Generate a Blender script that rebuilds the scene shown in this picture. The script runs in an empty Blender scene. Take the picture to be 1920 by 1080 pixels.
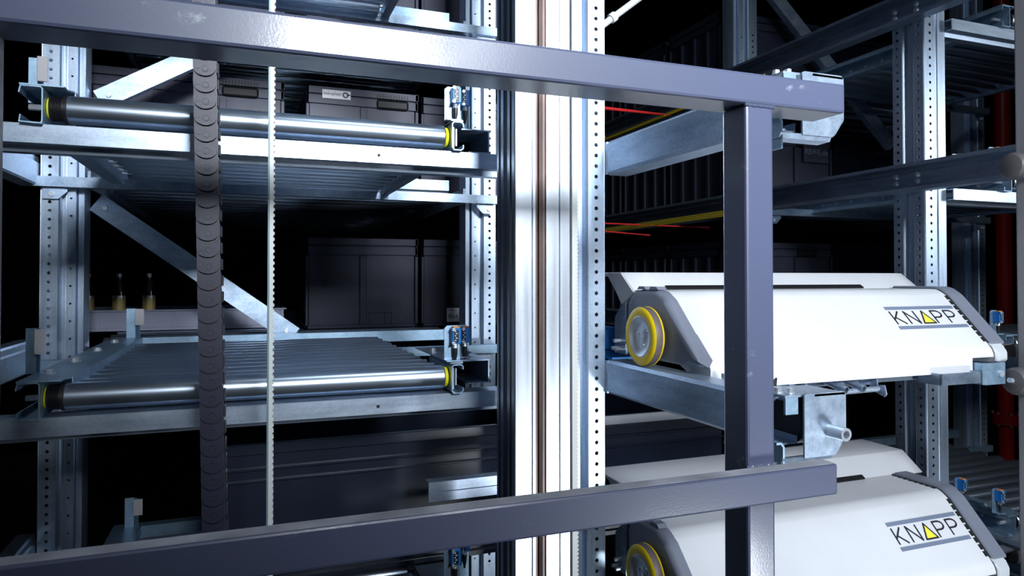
import bpy, bmesh, math, random
from mathutils import Vector, Matrix
R = math.radians
random.seed(7)
SC = bpy.context.scene
C = SC.collection

# ------------------------------------------------------------------ camera, world, lights
cam = bpy.data.cameras.new('camera')
cam.sensor_width = 36.0
cam.lens = 36.0 * 1300 / 1920
cam.shift_y = -40 / 1920
cam.clip_start = 0.02
camo = bpy.data.objects.new('camera', cam)
C.objects.link(camo)
camo.location = (0, 0, 0)
camo.rotation_euler = (R(90.88), 0, R(-20.7))
SC.camera = camo
SC.view_settings.view_transform = 'Standard'
SC.view_settings.look = 'None'
SC.view_settings.gamma = 1
SC.view_settings.exposure = 0.25
SC.view_settings.use_curve_mapping = False
w = bpy.data.worlds.new('world')
SC.world = w
w.use_nodes = True
w.node_tree.nodes['Background'].inputs[0].default_value = (0.10, 0.16, 0.32, 1)
w.node_tree.nodes['Background'].inputs[1].default_value = 0.008


def area(name, loc, target, sx, sy, power, col, spread=180):
    l = bpy.data.lights.new(name, 'AREA')
    l.shape = 'RECTANGLE'
    l.size, l.size_y = sx, sy
    l.energy = power
    l.color = col
    l.spread = R(spread)
    o = bpy.data.objects.new(name, l)
    C.objects.link(o)
    o.location = loc
    o.rotation_euler = (Vector(target) - Vector(loc)).to_track_quat('-Z', 'Y').to_euler()
    return o


area('key_softbox', (0.85, -4.0, 1.85), (0.50, 1.4, 0.86), 0.95, 0.9, 16.5, (0.88, 0.94, 1.0), 27)
area('low_softbox', (1.80, -0.9, -1.3), (1.12, 1.2, -0.46), 0.4, 0.4, 4.0, (0.88, 0.94, 1.0), 58)
area('right_fill', (1.25, -1.6, 1.2), (1.62, 1.4, -0.20), 0.7, 0.7, 8.8, (0.88, 0.94, 1.0), 54)  # added fill lamp to brighten the shuttles and right-hand side
area('side_fill', (4.2, -0.5, 0.7), (1.95, 1.5, 0.25), 0.6, 0.9, 1.2, (0.86, 0.93, 1.0), 40)  # added fill lamp that lifts the right upright and beam fronts
area('camera_fill', (-0.25, -1.0, 0.45), (0.82, 1.26, -0.11), 0.3, 0.3, 0.10, (0.88, 0.94, 1.0), 12)
area('hall_light', (1.0, 0.2, 2.6), (0.9, 1.2, 0.0), 1.2, 0.4, 10, (0.74, 0.87, 1.0), 150)

# ------------------------------------------------------------------ materials
MATS = {}


def nt(name):
    m = bpy.data.materials.new(name)
    m.use_nodes = True
    t = m.node_tree
    b = t.nodes['Principled BSDF']
    MATS[name] = m
    return m, t, b


def plain(name, col, rough=0.5, metal=0.0, spec=0.5, bump=0.0, bscale=200.0, var=0.0):
    m, t, b = nt(name)
    b.inputs['Base Color'].default_value = (*col, 1)
    b.inputs['Roughness'].default_value = rough
    b.inputs['Metallic'].default_value = metal
    b.inputs['Specular IOR Level'].default_value = spec
    tc = t.nodes.new('ShaderNodeTexCoord')
    if bump:
        n = t.nodes.new('ShaderNodeTexNoise')
        n.inputs['Scale'].default_value = bscale
        n.inputs['Detail'].default_value = 3
        t.links.new(tc.outputs['Object'], n.inputs['Vector'])
        bp = t.nodes.new('ShaderNodeBump')
        bp.inputs['Strength'].default_value = bump
        bp.inputs['Distance'].default_value = 0.002
        t.links.new(n.outputs['Fac'], bp.inputs['Height'])
        t.links.new(bp.outputs['Normal'], b.inputs['Normal'])
    if var:
        n2 = t.nodes.new('ShaderNodeTexNoise')
        n2.inputs['Scale'].default_value = 14
        n2.inputs['Detail'].default_value = 5
        t.links.new(tc.outputs['Object'], n2.inputs['Vector'])
        r = t.nodes.new('ShaderNodeValToRGB')
        r.color_ramp.elements[0].position = 0.3
        r.color_ramp.elements[1].position = 0.7
        r.color_ramp.elements[0].color = (*[c * (1 - var) for c in col], 1)
        r.color_ramp.elements[1].color = (*[min(1, c * (1 + var)) for c in col], 1)
        t.links.new(n2.outputs['Fac'], r.inputs['Fac'])
        t.links.new(r.outputs['Color'], b.inputs['Base Color'])
    return m


def galv(name, c0, c1, rough=0.36, scale=(60, 60, 60), metal=0.9, spangle=260):
    """zinc coated steel: cloudy two-tone zinc with a crystalline spangle"""
    m, t, b = nt(name)
    b.inputs['Metallic'].default_value = metal
    tc = t.nodes.new('ShaderNodeTexCoord')
    mp = t.nodes.new('ShaderNodeMapping')
    mp.inputs['Scale'].default_value = scale
    t.links.new(tc.outputs['Object'], mp.inputs['Vector'])
    n = t.nodes.new('ShaderNodeTexNoise')
    n.inputs['Scale'].default_value = 0.5
    n.inputs['Detail'].default_value = 6
    n.inputs['Roughness'].default_value = 0.65
    t.links.new(mp.outputs['Vector'], n.inputs['Vector'])
    v = t.nodes.new('ShaderNodeTexVoronoi')
    v.inputs['Scale'].default_value = spangle
    t.links.new(tc.outputs['Object'], v.inputs['Vector'])
    sep = t.nodes.new('ShaderNodeSeparateColor')
    t.links.new(v.outputs['Color'], sep.inputs['Color'])
    mx = t.nodes.new('ShaderNodeMath')
    mx.operation = 'MULTIPLY_ADD'
    mx.inputs[1].default_value = 0.14
    t.links.new(sep.outputs['Red'], mx.inputs[0])
    t.links.new(n.outputs['Fac'], mx.inputs[2])
    r = t.nodes.new('ShaderNodeValToRGB')
    r.color_ramp.elements[0].position = 0.38
    r.color_ramp.elements[1].position = 0.80
    r.color_ramp.elements[0].color = (*c0, 1)
    r.color_ramp.elements[1].color = (*c1, 1)
    t.links.new(mx.outputs[0], r.inputs['Fac'])
    t.links.new(r.outputs['Color'], b.inputs['Base Color'])
    rr = t.nodes.new('ShaderNodeMapRange')
    rr.inputs['To Min'].default_value = rough - 0.07
    rr.inputs['To Max'].default_value = rough + 0.09
    t.links.new(n.outputs['Fac'], rr.inputs['Value'])
    t.links.new(rr.outputs['Result'], b.inputs['Roughness'])
    return m


def paint(name, col, scuff, thr):
    """slate grey enamel with an orange-peel skin and pale rubbed scuffs"""
    m, t, b = nt(name)
    b.inputs['Roughness'].default_value = 0.42
    b.inputs['Coat Weight'].default_value = 0.75
    b.inputs['Coat Roughness'].default_value = 0.14
    b.inputs['Specular IOR Level'].default_value = 0.55
    tc = t.nodes.new('ShaderNodeTexCoord')
    n = t.nodes.new('ShaderNodeTexNoise')
    n.inputs['Scale'].default_value = 420
    n.inputs['Detail'].default_value = 2
    t.links.new(tc.outputs['Object'], n.inputs['Vector'])
    bp = t.nodes.new('ShaderNodeBump')
    bp.inputs['Strength'].default_value = 0.035
    bp.inputs['Distance'].default_value = 0.002
    t.links.new(n.outputs['Fac'], bp.inputs['Height'])
    t.links.new(bp.outputs['Normal'], b.inputs['Normal'])
    t.links.new(bp.outputs['Normal'], b.inputs['Coat Normal'])
    mp = t.nodes.new('ShaderNodeMapping')
    mp.inputs['Scale'].default_value = (14, 14, 22)
    t.links.new(tc.outputs['Object'], mp.inputs['Vector'])
    s = t.nodes.new('ShaderNodeTexNoise')
    s.inputs['Scale'].default_value = 1.0
    s.inputs['Detail'].default_value = 8
    s.inputs['Roughness'].default_value = 0.7
    t.links.new(mp.outputs['Vector'], s.inputs['Vector'])
    r = t.nodes.new('ShaderNodeValToRGB')
    r.color_ramp.elements[0].position = thr
    r.color_ramp.elements[1].position = thr + 0.09
    r.color_ramp.elements[0].color = (*col, 1)
    r.color_ramp.elements[1].color = (*scuff, 1)
    t.links.new(s.outputs['Fac'], r.inputs['Fac'])
    t.links.new(r.outputs['Color'], b.inputs['Base Color'])
    return m


M_paint = paint('slate_paint', (0.100, 0.120, 0.215), (0.36, 0.39, 0.50), 0.66)
M_galv = galv('galvanised_steel', (0.32, 0.42, 0.56), (0.54, 0.65, 0.80), 0.38, metal=0.75)
M_galvx = galv('rolled_zinc_steel', (0.37, 0.46, 0.59), (0.59, 0.69, 0.83), 0.34, (10, 90, 90), metal=0.78)
M_galvz = galv('drawn_zinc_upright', (0.36, 0.46, 0.60), (0.56, 0.67, 0.82), 0.36, (90, 90, 8), metal=0.72)
M_rail = galv('shuttle_rail_steel', (0.28, 0.38, 0.51), (0.54, 0.65, 0.79), 0.40, (40, 12, 60), metal=0.72)
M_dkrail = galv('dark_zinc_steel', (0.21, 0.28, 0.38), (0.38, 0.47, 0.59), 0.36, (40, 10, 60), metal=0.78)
M_bracket = galv('blue_zinc_steel', (0.24, 0.38, 0.52), (0.40, 0.55, 0.70), 0.44, metal=0.75)
M_roller = plain('roller_tube_steel', (0.55, 0.65, 0.78), 0.28, 0.95, var=0.04)
M_alu = galv('anodised_aluminium', (0.58, 0.63, 0.71), (0.68, 0.73, 0.80), 0.34, (120, 120, 3), 0.95)
M_chrome = plain('bright_zinc_bolt', (0.72, 0.77, 0.84), 0.28, 0.65)
M_wheelhub = plain('turned_aluminium', (0.74, 0.78, 0.84), 0.36, 0.6, var=0.04)
M_brown = plain('bronze_guide_strip', (0.16, 0.115, 0.105), 0.4, 0.5, var=0.2)
M_white = plain('white_cover_enamel', (0.70, 0.715, 0.76), 0.36, var=0.02)
M_lightgrey = plain('light_grey_enamel', (0.55, 0.58, 0.62), 0.4, var=0.04)
M_grey = plain('graphite_plastic', (0.19, 0.21, 0.27), 0.42, bump=0.08, bscale=600)
M_chain = plain('energy_chain_plastic', (0.020, 0.023, 0.048), 0.40, bump=0.15, bscale=900, var=0.12)
M_chaindark = plain('chain_crossbar_plastic', (0.05, 0.05, 0.065), 0.4)
M_belt = plain('white_polyurethane_belt', (0.72, 0.75, 0.74), 0.45)
M_beltedge = plain('teal_belt_edge', (0.16, 0.30, 0.34), 0.4)
M_black = plain('black_rubber', (0.012, 0.012, 0.015), 0.4)
M_slot = plain('black_slot', (0.004, 0.004, 0.005), 0.6)
M_yellow = plain('yellow_polyurethane_tyre', (0.92, 0.66, 0.006), 0.34)
M_tread = plain('worn_tyre_tread', (0.12, 0.095, 0.095), 0.5)
M_yel = plain('yellow_end_cap', (0.80, 0.74, 0.02), 0.45)
M_blue = plain('blue_sensor_plastic', (0.015, 0.20, 0.62), 0.35)
M_orange = plain('orange_lens', (0.9, 0.30, 0.05), 0.3)
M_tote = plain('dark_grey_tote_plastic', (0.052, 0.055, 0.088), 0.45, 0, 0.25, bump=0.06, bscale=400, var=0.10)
M_toteshade = plain('shaded_black_tote_plastic', (0.008, 0.010, 0.022), 0.48, 0, 0.14, var=0.1)  # on the middle-storey left totes, conveyor shade is put into this colour
M_totemid = plain('charcoal_tote_plastic', (0.030, 0.034, 0.058), 0.36, 0, 0.35, var=0.1)
M_toteblue = plain('blue_grey_tote_plastic', (0.012, 0.018, 0.036), 0.30, var=0.1)
M_totebase = plain('mid_grey_tray_plastic', (0.25, 0.27, 0.37), 0.42, var=0.06)
M_print = plain('white_print', (0.75, 0.76, 0.78), 0.5)
M_ink = plain('dark_ink', (0.02, 0.02, 0.03), 0.5)
M_bar = plain('slate_blue_print', (0.17, 0.21, 0.30), 0.45)
M_logo = plain('logo_yellow_print', (0.90, 0.80, 0.06), 0.45)
M_red = plain('red_enamel', (0.45, 0.012, 0.012), 0.35)
M_redcable = plain('red_cable_sheath', (0.55, 0.02, 0.02), 0.4)
M_yelcable = plain('yellow_cable_sheath', (0.65, 0.50, 0.02), 0.4)
M_reflect = plain('honeycomb_reflector', (0.62, 0.60, 0.63), 0.25, bump=0.9, bscale=900)
M_glass = plain('brown_bottle_glass', (0.012, 0.010, 0.008), 0.12)
M_gold = plain('gold_bottle_label', (0.62, 0.48, 0.20), 0.35, 0.3, var=0.15)
M_silver = plain('silver_foil', (0.6, 0.62, 0.64), 0.3, 0.8)
M_dust = plain('pale_dust', (0.42, 0.42, 0.47), 0.9, var=0.35)
M_frostpost = plain('pale_grey_post', (0.30, 0.30, 0.33), 0.45)
M_bumper = plain('grey_rubber_bumper', (0.10, 0.095, 0.10), 0.5)
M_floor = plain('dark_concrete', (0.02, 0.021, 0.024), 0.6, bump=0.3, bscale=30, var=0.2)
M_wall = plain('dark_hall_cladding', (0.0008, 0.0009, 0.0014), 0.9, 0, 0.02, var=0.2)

# ------------------------------------------------------------------ helpers


class MB:
    """collects shapes in world coordinates and links them as ONE mesh object"""

    def __init__(self):
        self.bm = bmesh.new()

    def _new(self, geom_verts, bevel, seg=1):
        if bevel:
            fs = set()
            for v in geom_verts:
                fs.update(v.link_faces)
            es = set()
            for f in fs:
                es.update(f.edges)
            bmesh.ops.bevel(self.bm, geom=list(es), offset=bevel, segments=seg, affect='EDGES', profile=0.5)

    def box(self, x0, x1, y0, y1, z0, z1, bevel=0.0, seg=1):
        co = [(x, y, z) for x in (x0, x1) for y in (y0, y1) for z in (z0, z1)]
        vs = [self.bm.verts.new(c) for c in co]
        for q in ((0, 1, 3, 2), (4, 6, 7, 5), (0, 4, 5, 1), (2, 3, 7, 6), (0, 2, 6, 4), (1, 5, 7, 3)):
            self.bm.faces.new([vs[i] for i in q])
        self._new(vs, bevel, seg)
        return self

    def obox(self, c, ux, uy, uz, sx, sy, sz, bevel=0.0):
        """oriented box: centre and three axes with full sizes"""
        c, ux, uy, uz = Vector(c), Vector(ux).normalized(), Vector(uy).normalized(), Vector(uz).normalized()
        vs = []
        for a in (-.5, .5):
            for b in (-.5, .5):
                for d in (-.5, .5):
                    vs.append(self.bm.verts.new(c + ux * a * sx + uy * b * sy + uz * d * sz))
        for q in ((0, 1, 3, 2), (4, 6, 7, 5), (0, 4, 5, 1), (2, 3, 7, 6), (0, 2, 6, 4), (1, 5, 7, 3)):
            self.bm.faces.new([vs[i] for i in q])
        self._new(vs, bevel)
        return self

    def prism(self, pts, axis, a0, a1, bevel=0.0):
        """closed outline extruded along an axis: x -> pts are (y,z), y -> (x,z), z -> (x,y)"""
        f = {'x': lambda p, a: (a, p[0], p[1]), 'y': lambda p, a: (p[0], a, p[1]), 'z': lambda p, a: (p[0], p[1], a)}[axis]
        v0 = [self.bm.verts.new(f(p, a0)) for p in pts]
        v1 = [self.bm.verts.new(f(p, a1)) for p in pts]
        n = len(pts)
        for i in range(n):
            j = (i + 1) % n
            self.bm.faces.new((v0[i], v0[j], v1[j], v1[i]))
        self.bm.faces.new(v0[::-1])
        self.bm.faces.new(v1)
        self._new(v0 + v1, bevel)
        return self

    def sheet(self, path, axis, a0, a1, t):
        """open folded-sheet section (polyline) of thickness t extruded along an axis"""
        p = [Vector(q) for q in path]
        left, right = [], []
        n = len(p)
        for i in range(n):
            d0 = (p[i] - p[i - 1]).normalized() if i > 0 else None
            d1 = (p[i + 1] - p[i]).normalized() if i < n - 1 else None
            if d0 is None:
                d0 = d1
            if d1 is None:
                d1 = d0
            nn = (Vector((-d0.y, d0.x)) + Vector((-d1.y, d1.x)))
            nn.normalize()
            k = 1.0 / max(0.35, nn.dot(Vector((-d0.y, d0.x))))
            left.append(p[i] + nn * t * .5 * k)
            right.append(p[i] - nn * t * .5 * k)
        f = {'x': lambda q, a: (a, q[0], q[1]), 'y': lambda q, a: (q[0], a, q[1]), 'z': lambda q, a: (q[0], q[1], a)}[axis]
        V = [[self.bm.verts.new(f(q, a)) for q in s] for s in (left, right) for a in (a0, a1)]
        l0, l1, r0, r1 = V
        for i in range(n - 1):
            self.bm.faces.new((l0[i], l0[i + 1], l1[i + 1], l1[i]))
            self.bm.faces.new((r0[i + 1], r0[i], r1[i], r1[i + 1]))
            self.bm.faces.new((l0[i + 1], l0[i], r0[i], r0[i + 1]))
            self.bm.faces.new((l1[i], l1[i + 1], r1[i + 1], r1[i]))
        self.bm.faces.new((l0[0], l1[0], r1[0], r0[0]))
        self.bm.faces.new((l0[-1], r0[-1], r1[-1], l1[-1]))
        return self

    def lathe(self, prof, o, axis, n=24):
        """prof: list of (distance along axis, radius); caps closed where the radius is 0"""
        o, a = Vector(o), Vector(axis).normalized()
        u = a.orthogonal().normalized()
        v = a.cross(u)
        rings = []
        for (s, r) in prof:
            if r <= 1e-7:
                rings.append([self.bm.verts.new(o + a * s)])
            else:
                rings.append([self.bm.verts.new(o + a * s + (u * math.cos(2 * math.pi * i / n) + v * math.sin(2 * math.pi * i / n)) * r) for i in range(n)])
        for q0, q1 in zip(rings, rings[1:]):
            for i in range(n):
                j = (i + 1) % n
                if len(q0) == 1 and len(q1) > 1:
                    self.bm.faces.new((q0[0], q1[j], q1[i]))
                elif len(q1) == 1 and len(q0) > 1:
                    self.bm.faces.new((q0[i], q0[j], q1[0]))
                elif len(q0) > 1:
                    self.bm.faces.new((q0[i], q0[j], q1[j], q1[i]))
        return self

    def cyl(self, p0, p1, r, n=16):
        p0, p1 = Vector(p0), Vector(p1)
        L = (p1 - p0).length
        return self.lathe([(0, 0), (0, r), (L, r), (L, 0)], p0, p1 - p0, n)

    def tube(self, p0, p1, r, ri, n=16):
        p0, p1 = Vector(p0), Vector(p1)
        L = (p1 - p0).length
        return self.lathe([(0, ri), (0, r), (L, r), (L, ri), (0, ri)], p0, p1 - p0, n)

    def path(self, pts, r, n=6):
        for a, b in zip(pts, pts[1:]):
            self.cyl(a, b, r, n)
        return self

    def holes(self, O, U, V, w, pitch, count, r, N, t=0.002, seg=10, first=0.5):
        """strip of sheet w wide with round punched holes every pitch; N points to the back of the sheet"""
        O, U, V, N = Vector(O), Vector(U).normalized(), Vector(V).normalized(), Vector(N).normalized()
        cu = w / 2
        for k in range(count):
            c = O + U * cu + V * (k + first) * pitch
            outer, inner, back = [], [], []
            for i in range(seg):
                a = 2 * math.pi * (i + .5) / seg
                ca, sa = math.cos(a), math.sin(a)
                m = max(abs(ca), abs(sa))
                outer.append(c + U * (ca / m * cu) + V * (sa / m * pitch / 2))
                inner.append(c + U * ca * r + V * sa * r)
                back.append(inner[-1] + N * t)
            # exact corners keep the strip closed
            ring = []
            corners = [(1, 1, 45), (-1, 1, 135), (-1, -1, 225), (1, -1, 315)]
            vo = [self.bm.verts.new(p) for p in outer]
            vi = [self.bm.verts.new(p) for p in inner]
            vb = [self.bm.verts.new(p) for p in back]
            vc = {}
            for (sx, sy, deg) in corners:
                vc[deg] = self.bm.verts.new(c + U * sx * cu + V * sy * pitch / 2)
            for i in range(seg):
                j = (i + 1) % seg
                a0, a1 = 360 * (i + .5) / seg, 360 * (i + 1.5) / seg
                f = [vi[i], vo[i]]
                for deg in (45, 135, 225, 315, 405):
                    if a0 + 1e-3 < deg < a1 - 1e-3:
                        f.append(vc[deg if deg < 360 else 45])
                f += [vo[j], vi[j]]
                self.bm.faces.new(f)
                self.bm.faces.new((vi[i], vi[j], vb[j], vb[i]))
        return self

    def build(self, name, mat, parent=None, smooth=25):
        bm = self.bm
        r = root_of(parent)
        if r is not None:
            bmesh.ops.translate(bm, verts=bm.verts, vec=-r.location)
        bmesh.ops.recalc_face_normals(bm, faces=bm.faces)
        me = bpy.data.meshes.new(name)
        bm.to_mesh(me)
        bm.free()
        me.materials.append(mat)
        if smooth:
            me.polygons.foreach_set('use_smooth', [True] * len(me.polygons))
            me.set_sharp_from_angle(angle=R(smooth))
        o = bpy.data.objects.new(name, me)
        C.objects.link(o)
        if parent is not None:
            o.parent = parent
        return o


def root_of(o):
    while o is not None and o.parent is not None:
        o = o.parent
    return o


def tag(o, label, cat, group=None, kind=None):
    o['label'] = label
    o['category'] = cat
    if group:
        o['group'] = group
    elif 'group' in o:
        del o['group']
    if kind:
        o['kind'] = kind
    return o


def thing(name, label, cat, loc, group=None):
    o = bpy.data.objects.new(name, None)
    o.empty_display_size = 0.05
    C.objects.link(o)
    o.location = loc
    return tag(o, label, cat, group)


KIDS = {}


def copy_tree(o, parent=None):
    c = o.copy()
    C.objects.link(c)
    if parent is not None:
        c.parent = parent
    for ch in list(o.children):
        copy_tree(ch, c)
    return c


def dup(o, loc, label, group=None):
    c = copy_tree(o)
    c.location = loc
    c['label'] = label
    if group:
        c['group'] = group
    return c


# ------------------------------------------------------------------ the hall
def struct(name, mb, mat):
    o = mb.build(name, mat)
    o['kind'] = 'structure'
    return o


FZ = -1.9
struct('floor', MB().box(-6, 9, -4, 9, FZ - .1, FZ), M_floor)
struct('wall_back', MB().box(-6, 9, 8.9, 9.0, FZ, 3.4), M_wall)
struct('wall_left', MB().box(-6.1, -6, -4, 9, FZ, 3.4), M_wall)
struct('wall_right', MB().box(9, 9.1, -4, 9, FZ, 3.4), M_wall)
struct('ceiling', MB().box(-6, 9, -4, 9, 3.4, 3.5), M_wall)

# ------------------------------------------------------------------ rack uprights
ZB, ZT = FZ, 1.5


def upright(x, y, s, label, zlo=-1.0, zhi=1.05):
    """folded upright: x is the outer edge of the punched front face, s the side its steps go to"""
    t = thing('rack_upright', label, 'rack upright', (x, y, FZ))
    n = int(round((zhi - zlo) / .025))
    m = MB()
    zh = zlo + n * .025
    m.holes((x, y, zlo), (s, 0, 0), (0, 0, 1), .042, .025, n, .0047, (0, 1, 0))
    for a, b in ((ZB, zlo), (zh, ZT)):
        m.sheet([(x, y), (x + s * .042, y)], 'z', a, b, .001)
    m.sheet([(x, y), (x - s * .001, y + .004), (x - s * .001, y + .10)], 'z', ZB, ZT, .002)
    m.sheet([(x + s * .042, y), (x + s * .0455, y + .003), (x + s * .047, y + .022), (x + s * .058, y + .022), (x + s * .060, y + .011)], 'z', ZB, ZT, .002)
    m.build('front_flange', M_galvz, t)
    m = MB()
    n2 = int((zh - zlo) / .05)
    m.holes((x + s * .060, y + .0105, zlo), (s, 0, 0), (0, 0, 1), .022, .05, n2, .003, (0, 1, 0))
    for a, b in ((ZB, zlo), (zlo + n2 * .05, ZT)):
        m.sheet([(x + s * .060, y + .0105), (x + s * .082, y + .0105)], 'z', a, b, .001)
    m.sheet([(x + s * .082, y + .0105), (x + s * .083, y + .034)], 'z', ZB, ZT, .002)
    m.build('side_flange', M_galvz, t)
    m = MB()
    m.sheet([(x + s * .083, y + .034), (x + s * .087, y + .028), (x + s * .100, y + .028), (x + s * .102, y + .034), (x + s * .102, y + .095), (x + s * .08, y + .10), (x - s * .001, y + .10)], 'z', ZB, ZT, .002)
    m.build('rear_flange', M_galvz, t)
    MB().box(x - .04 if s < 0 else x - .02, x + .02 if s < 0 else x + .04, y + .01, y + .09, FZ, FZ + .006).build('base_plate', M_galv, t)
    return t


U_main = upright(0.784, 1.457, -1, 'bright perforated rack upright right beside the aluminium lift mast')
U_left = upright(-0.549, 2.28, 1, 'perforated rack upright at the far left behind the roller conveyors')
U_mid = upright(0.806, 2.30, -1, 'perforated rack upright seen between the conveyor sensors and the mast')
U_rear = upright(2.03, 2.40, -1, 'rear perforated upright above the right end of the slate guard rail')
U_far = upright(3.36, 2.35, -1, 'dim perforated upright in the shade next to the red pipe')

# the corner upright on the right shows a punched front and a stepped punched flank
xr, yr = 1.886, 1.50
t = thing('rack_upright', 'perforated corner upright on the right with two dark rails bolted across it', 'rack upright', (xr, yr, FZ))
zl, n = -1.0, 82
m = MB()
m.holes((xr + .004, yr, zl), (1, 0, 0), (0, 0, 1), .046, .025, n, .0047, (0, 1, 0))
for a, b in ((ZB, zl), (zl + n * .025, ZT)):
    m.sheet([(xr + .004, yr), (xr + .05, yr)], 'z', a, b, .001)
m.sheet([(xr + .05, yr), (xr + .053, yr + .006), (xr + .058, yr + .006), (xr + .060, yr + .002), (xr + .090, yr + .002), (xr + .090, yr + .10)], 'z', ZB, ZT, .002)
m.build('front_flange', M_galvz, t)
m = MB()
m.holes((xr, yr + .034, zl), (0, -1, 0), (0, 0, 1), .030, .025, n, .0047, (1, 0, 0))
m.holes((xr, yr + .106, zl), (0, -1, 0), (0, 0, 1), .032, .025, n, .0047, (1, 0, 0))
m.sheet([(xr + .004, yr), (xr + .001, yr + .001), (xr, yr + .004)], 'z', ZB, ZT, .0015)
m.sheet([(xr, yr + .034), (xr + .004, yr + .037), (xr + .014, yr + .040), (xr + .014, yr + .066), (xr + .003, yr + .071), (xr, yr + .074)], 'z', ZB, ZT, .0015)
m.sheet([(xr, yr + .106), (xr + .02, yr + .108)], 'z', ZB, ZT, .0015)
m.sheet([(xr + .001, yr + .004), (xr + .001, yr + .034)], 'z', ZB, zl, .001)
m.sheet([(xr + .001, yr + .074), (xr + .001, yr + .106)], 'z', ZB, zl, .001)
m.build('side_flange', M_galvz, t)
MB().box(xr - .02, xr + .11, yr - .02, yr + .13, FZ, FZ + .006).build('base_plate', M_galv, t)

# ------------------------------------------------------------------ cross beams (left bay and right bay)
LEV = {2: 0.580, 1: 0.0, 0: -0.512, -1: -1.067}     # height of each storey against the upper one
LEVR = {2: 0.515, 1: 0.0, 0: -0.512, -1: -1.067}    # the same in the right bay
BAY = 2.555                                          # distance from the left bay to the right bay


def front_beam(dz, dx, x0, x1, label):
    t = thing('cross_beam', label, 'rack beam', ((x0 + x1) / 2 + dx, 1.42, .236 + dz))
    a, b = x0 + dx, x1 + dx
    yo = 0.0 if dx == 0 else .06
    m = MB()
    z0, z1 = .2355 + dz, .266 + dz
    y0 = 1.42 + yo
    m.sheet([(y0 + .055, z0 - .012), (y0 + .030, z0 - .012), (y0 + .026, z0), (y0, z0), (y0, z1), (y0 + .055, z1)], 'x', a, b, .003)
    m.build('channel', M_galvx, t)
    if dx == 0:
        for px in (.245,):
            MB().cyl((px, y0 - .0025, z0 + .014), (px, y0 + .001, z0 + .014), .0035, 10).build('rivet', M_slot, t)
    return t


def rear_beam(dz, dx, x0, x1, label):
    t = thing('cross_beam', label, 'rack beam', ((x0 + x1) / 2 + dx, 2.25, .254 + dz))
    a, b = x0 + dx, x1 + dx
    m = MB()
    z0, z1 = .254 + dz, .280 + dz
    m.sheet([(2.25 + .028, z0), (2.25, z0), (2.25, z1), (2.25 + .03, z1), (2.25 + .03, z1 - .012)], 'x', a, b, .0025)
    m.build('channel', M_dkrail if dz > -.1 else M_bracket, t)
    for k, ex in enumerate((a + .03, b - .05)):
        mm = MB()
        mm.prism([(ex - .008, z0), (ex + .052, z0), (ex + .052, z0 - .012), (ex + .03, z0 - .034), (ex - .008, z0 - .034)] if k == 0 else
                 [(ex - .022, z0), (ex + .038, z0), (ex + .038, z0 - .034), (ex, z0 - .034), (ex - .022, z0 - .012)], 'y', 2.268, 2.272)
        g = mm.build('corner_gusset', M_galv, t)
        bx = ex + .014 if k == 0 else ex + .022
        MB().lathe([(0, 0), (0, .0075), (-.005, .0075), (-.005, .004), (-.003, .004), (-.003, 0)], (bx, 2.268, z0 - .02), (0, 1, 0), 12).build('bolt', M_chrome, g)
    return t


names = {2: 'top storey', 1: 'upper storey', 0: 'middle storey', -1: 'bottom storey'}
for k in (1, 0):
    front_beam(LEV[k], 0, -.66, .70, 'bright front cross beam under the %s roller conveyor on the left' % names[k])
for k in (2, 1, 0, -1):
    rear_beam(LEV[k], 0, -.565, .80, 'slim rear cross beam of the %s, left of the mast' % names[k])
for k in (2, 1, 0, -1):
    front_beam(LEVR[k], BAY, -.575, .9, 'bright front cross beam of the %s, right of the corner upright' % names[k])
    rear_beam(LEVR[k], BAY, -.60, .70, 'dim rear cross beam of the %s in the right bay' % names[k])

# diagonal braces


def brace(p0, p1, label, wd=.055):
    p0, p1 = Vector(p0), Vector(p1)
    t = thing('diagonal_brace', label, 'rack brace', p0 if p0.z < p1.z else p1)
    d = (p1 - p0).normalized()
    up = Vector((-d.z, 0, d.x))
    if up.z < 0:
        up = -up
    c = (p0 + p1) / 2
    L = (p1 - p0).length
    m = MB()
    m.obox(c, d, (0, 1, 0), up, L, .003, wd)
    m.obox(c + up * wd / 2 + Vector((0, .014, 0)), d, (0, 1, 0), up, L, .03, .003)
    m.obox(c - up * wd / 2 + Vector((0, .014, 0)), d, (0, 1, 0), up, L, .03, .003)
    m.build('channel', M_rail, t)
    for q in (p0 + d * .03, p1 - d * .03):
        MB().lathe([(0, 0), (0, .008), (-.006, .007), (-.006, 0)], q - Vector((0, .0015, 0)), (0, 1, 0), 10).build('bolt', M_chrome, t)
    return t


brace((-.430, 2.365, .224), (.135, 2.365, -.19), 'diagonal brace running down from the left upright to the middle conveyor')
brace((-.425, 2.365, .530), (.02, 2.365, .80), 'diagonal brace rising behind the upper roller at the left')
brace((.30, 2.365, .90), (.62, 2.365, 1.40), 'dark diagonal brace above the guard rail near the mast')
brace((2.1, 2.435, 1.304), (2.86, 2.435, .628), 'diagonal brace behind the uppermost dark rail on the right')

# ------------------------------------------------------------------ roller conveyors
XL, XR = -.306, .386
YR = [1.44 + i * .0725 for i in range(12)]


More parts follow.
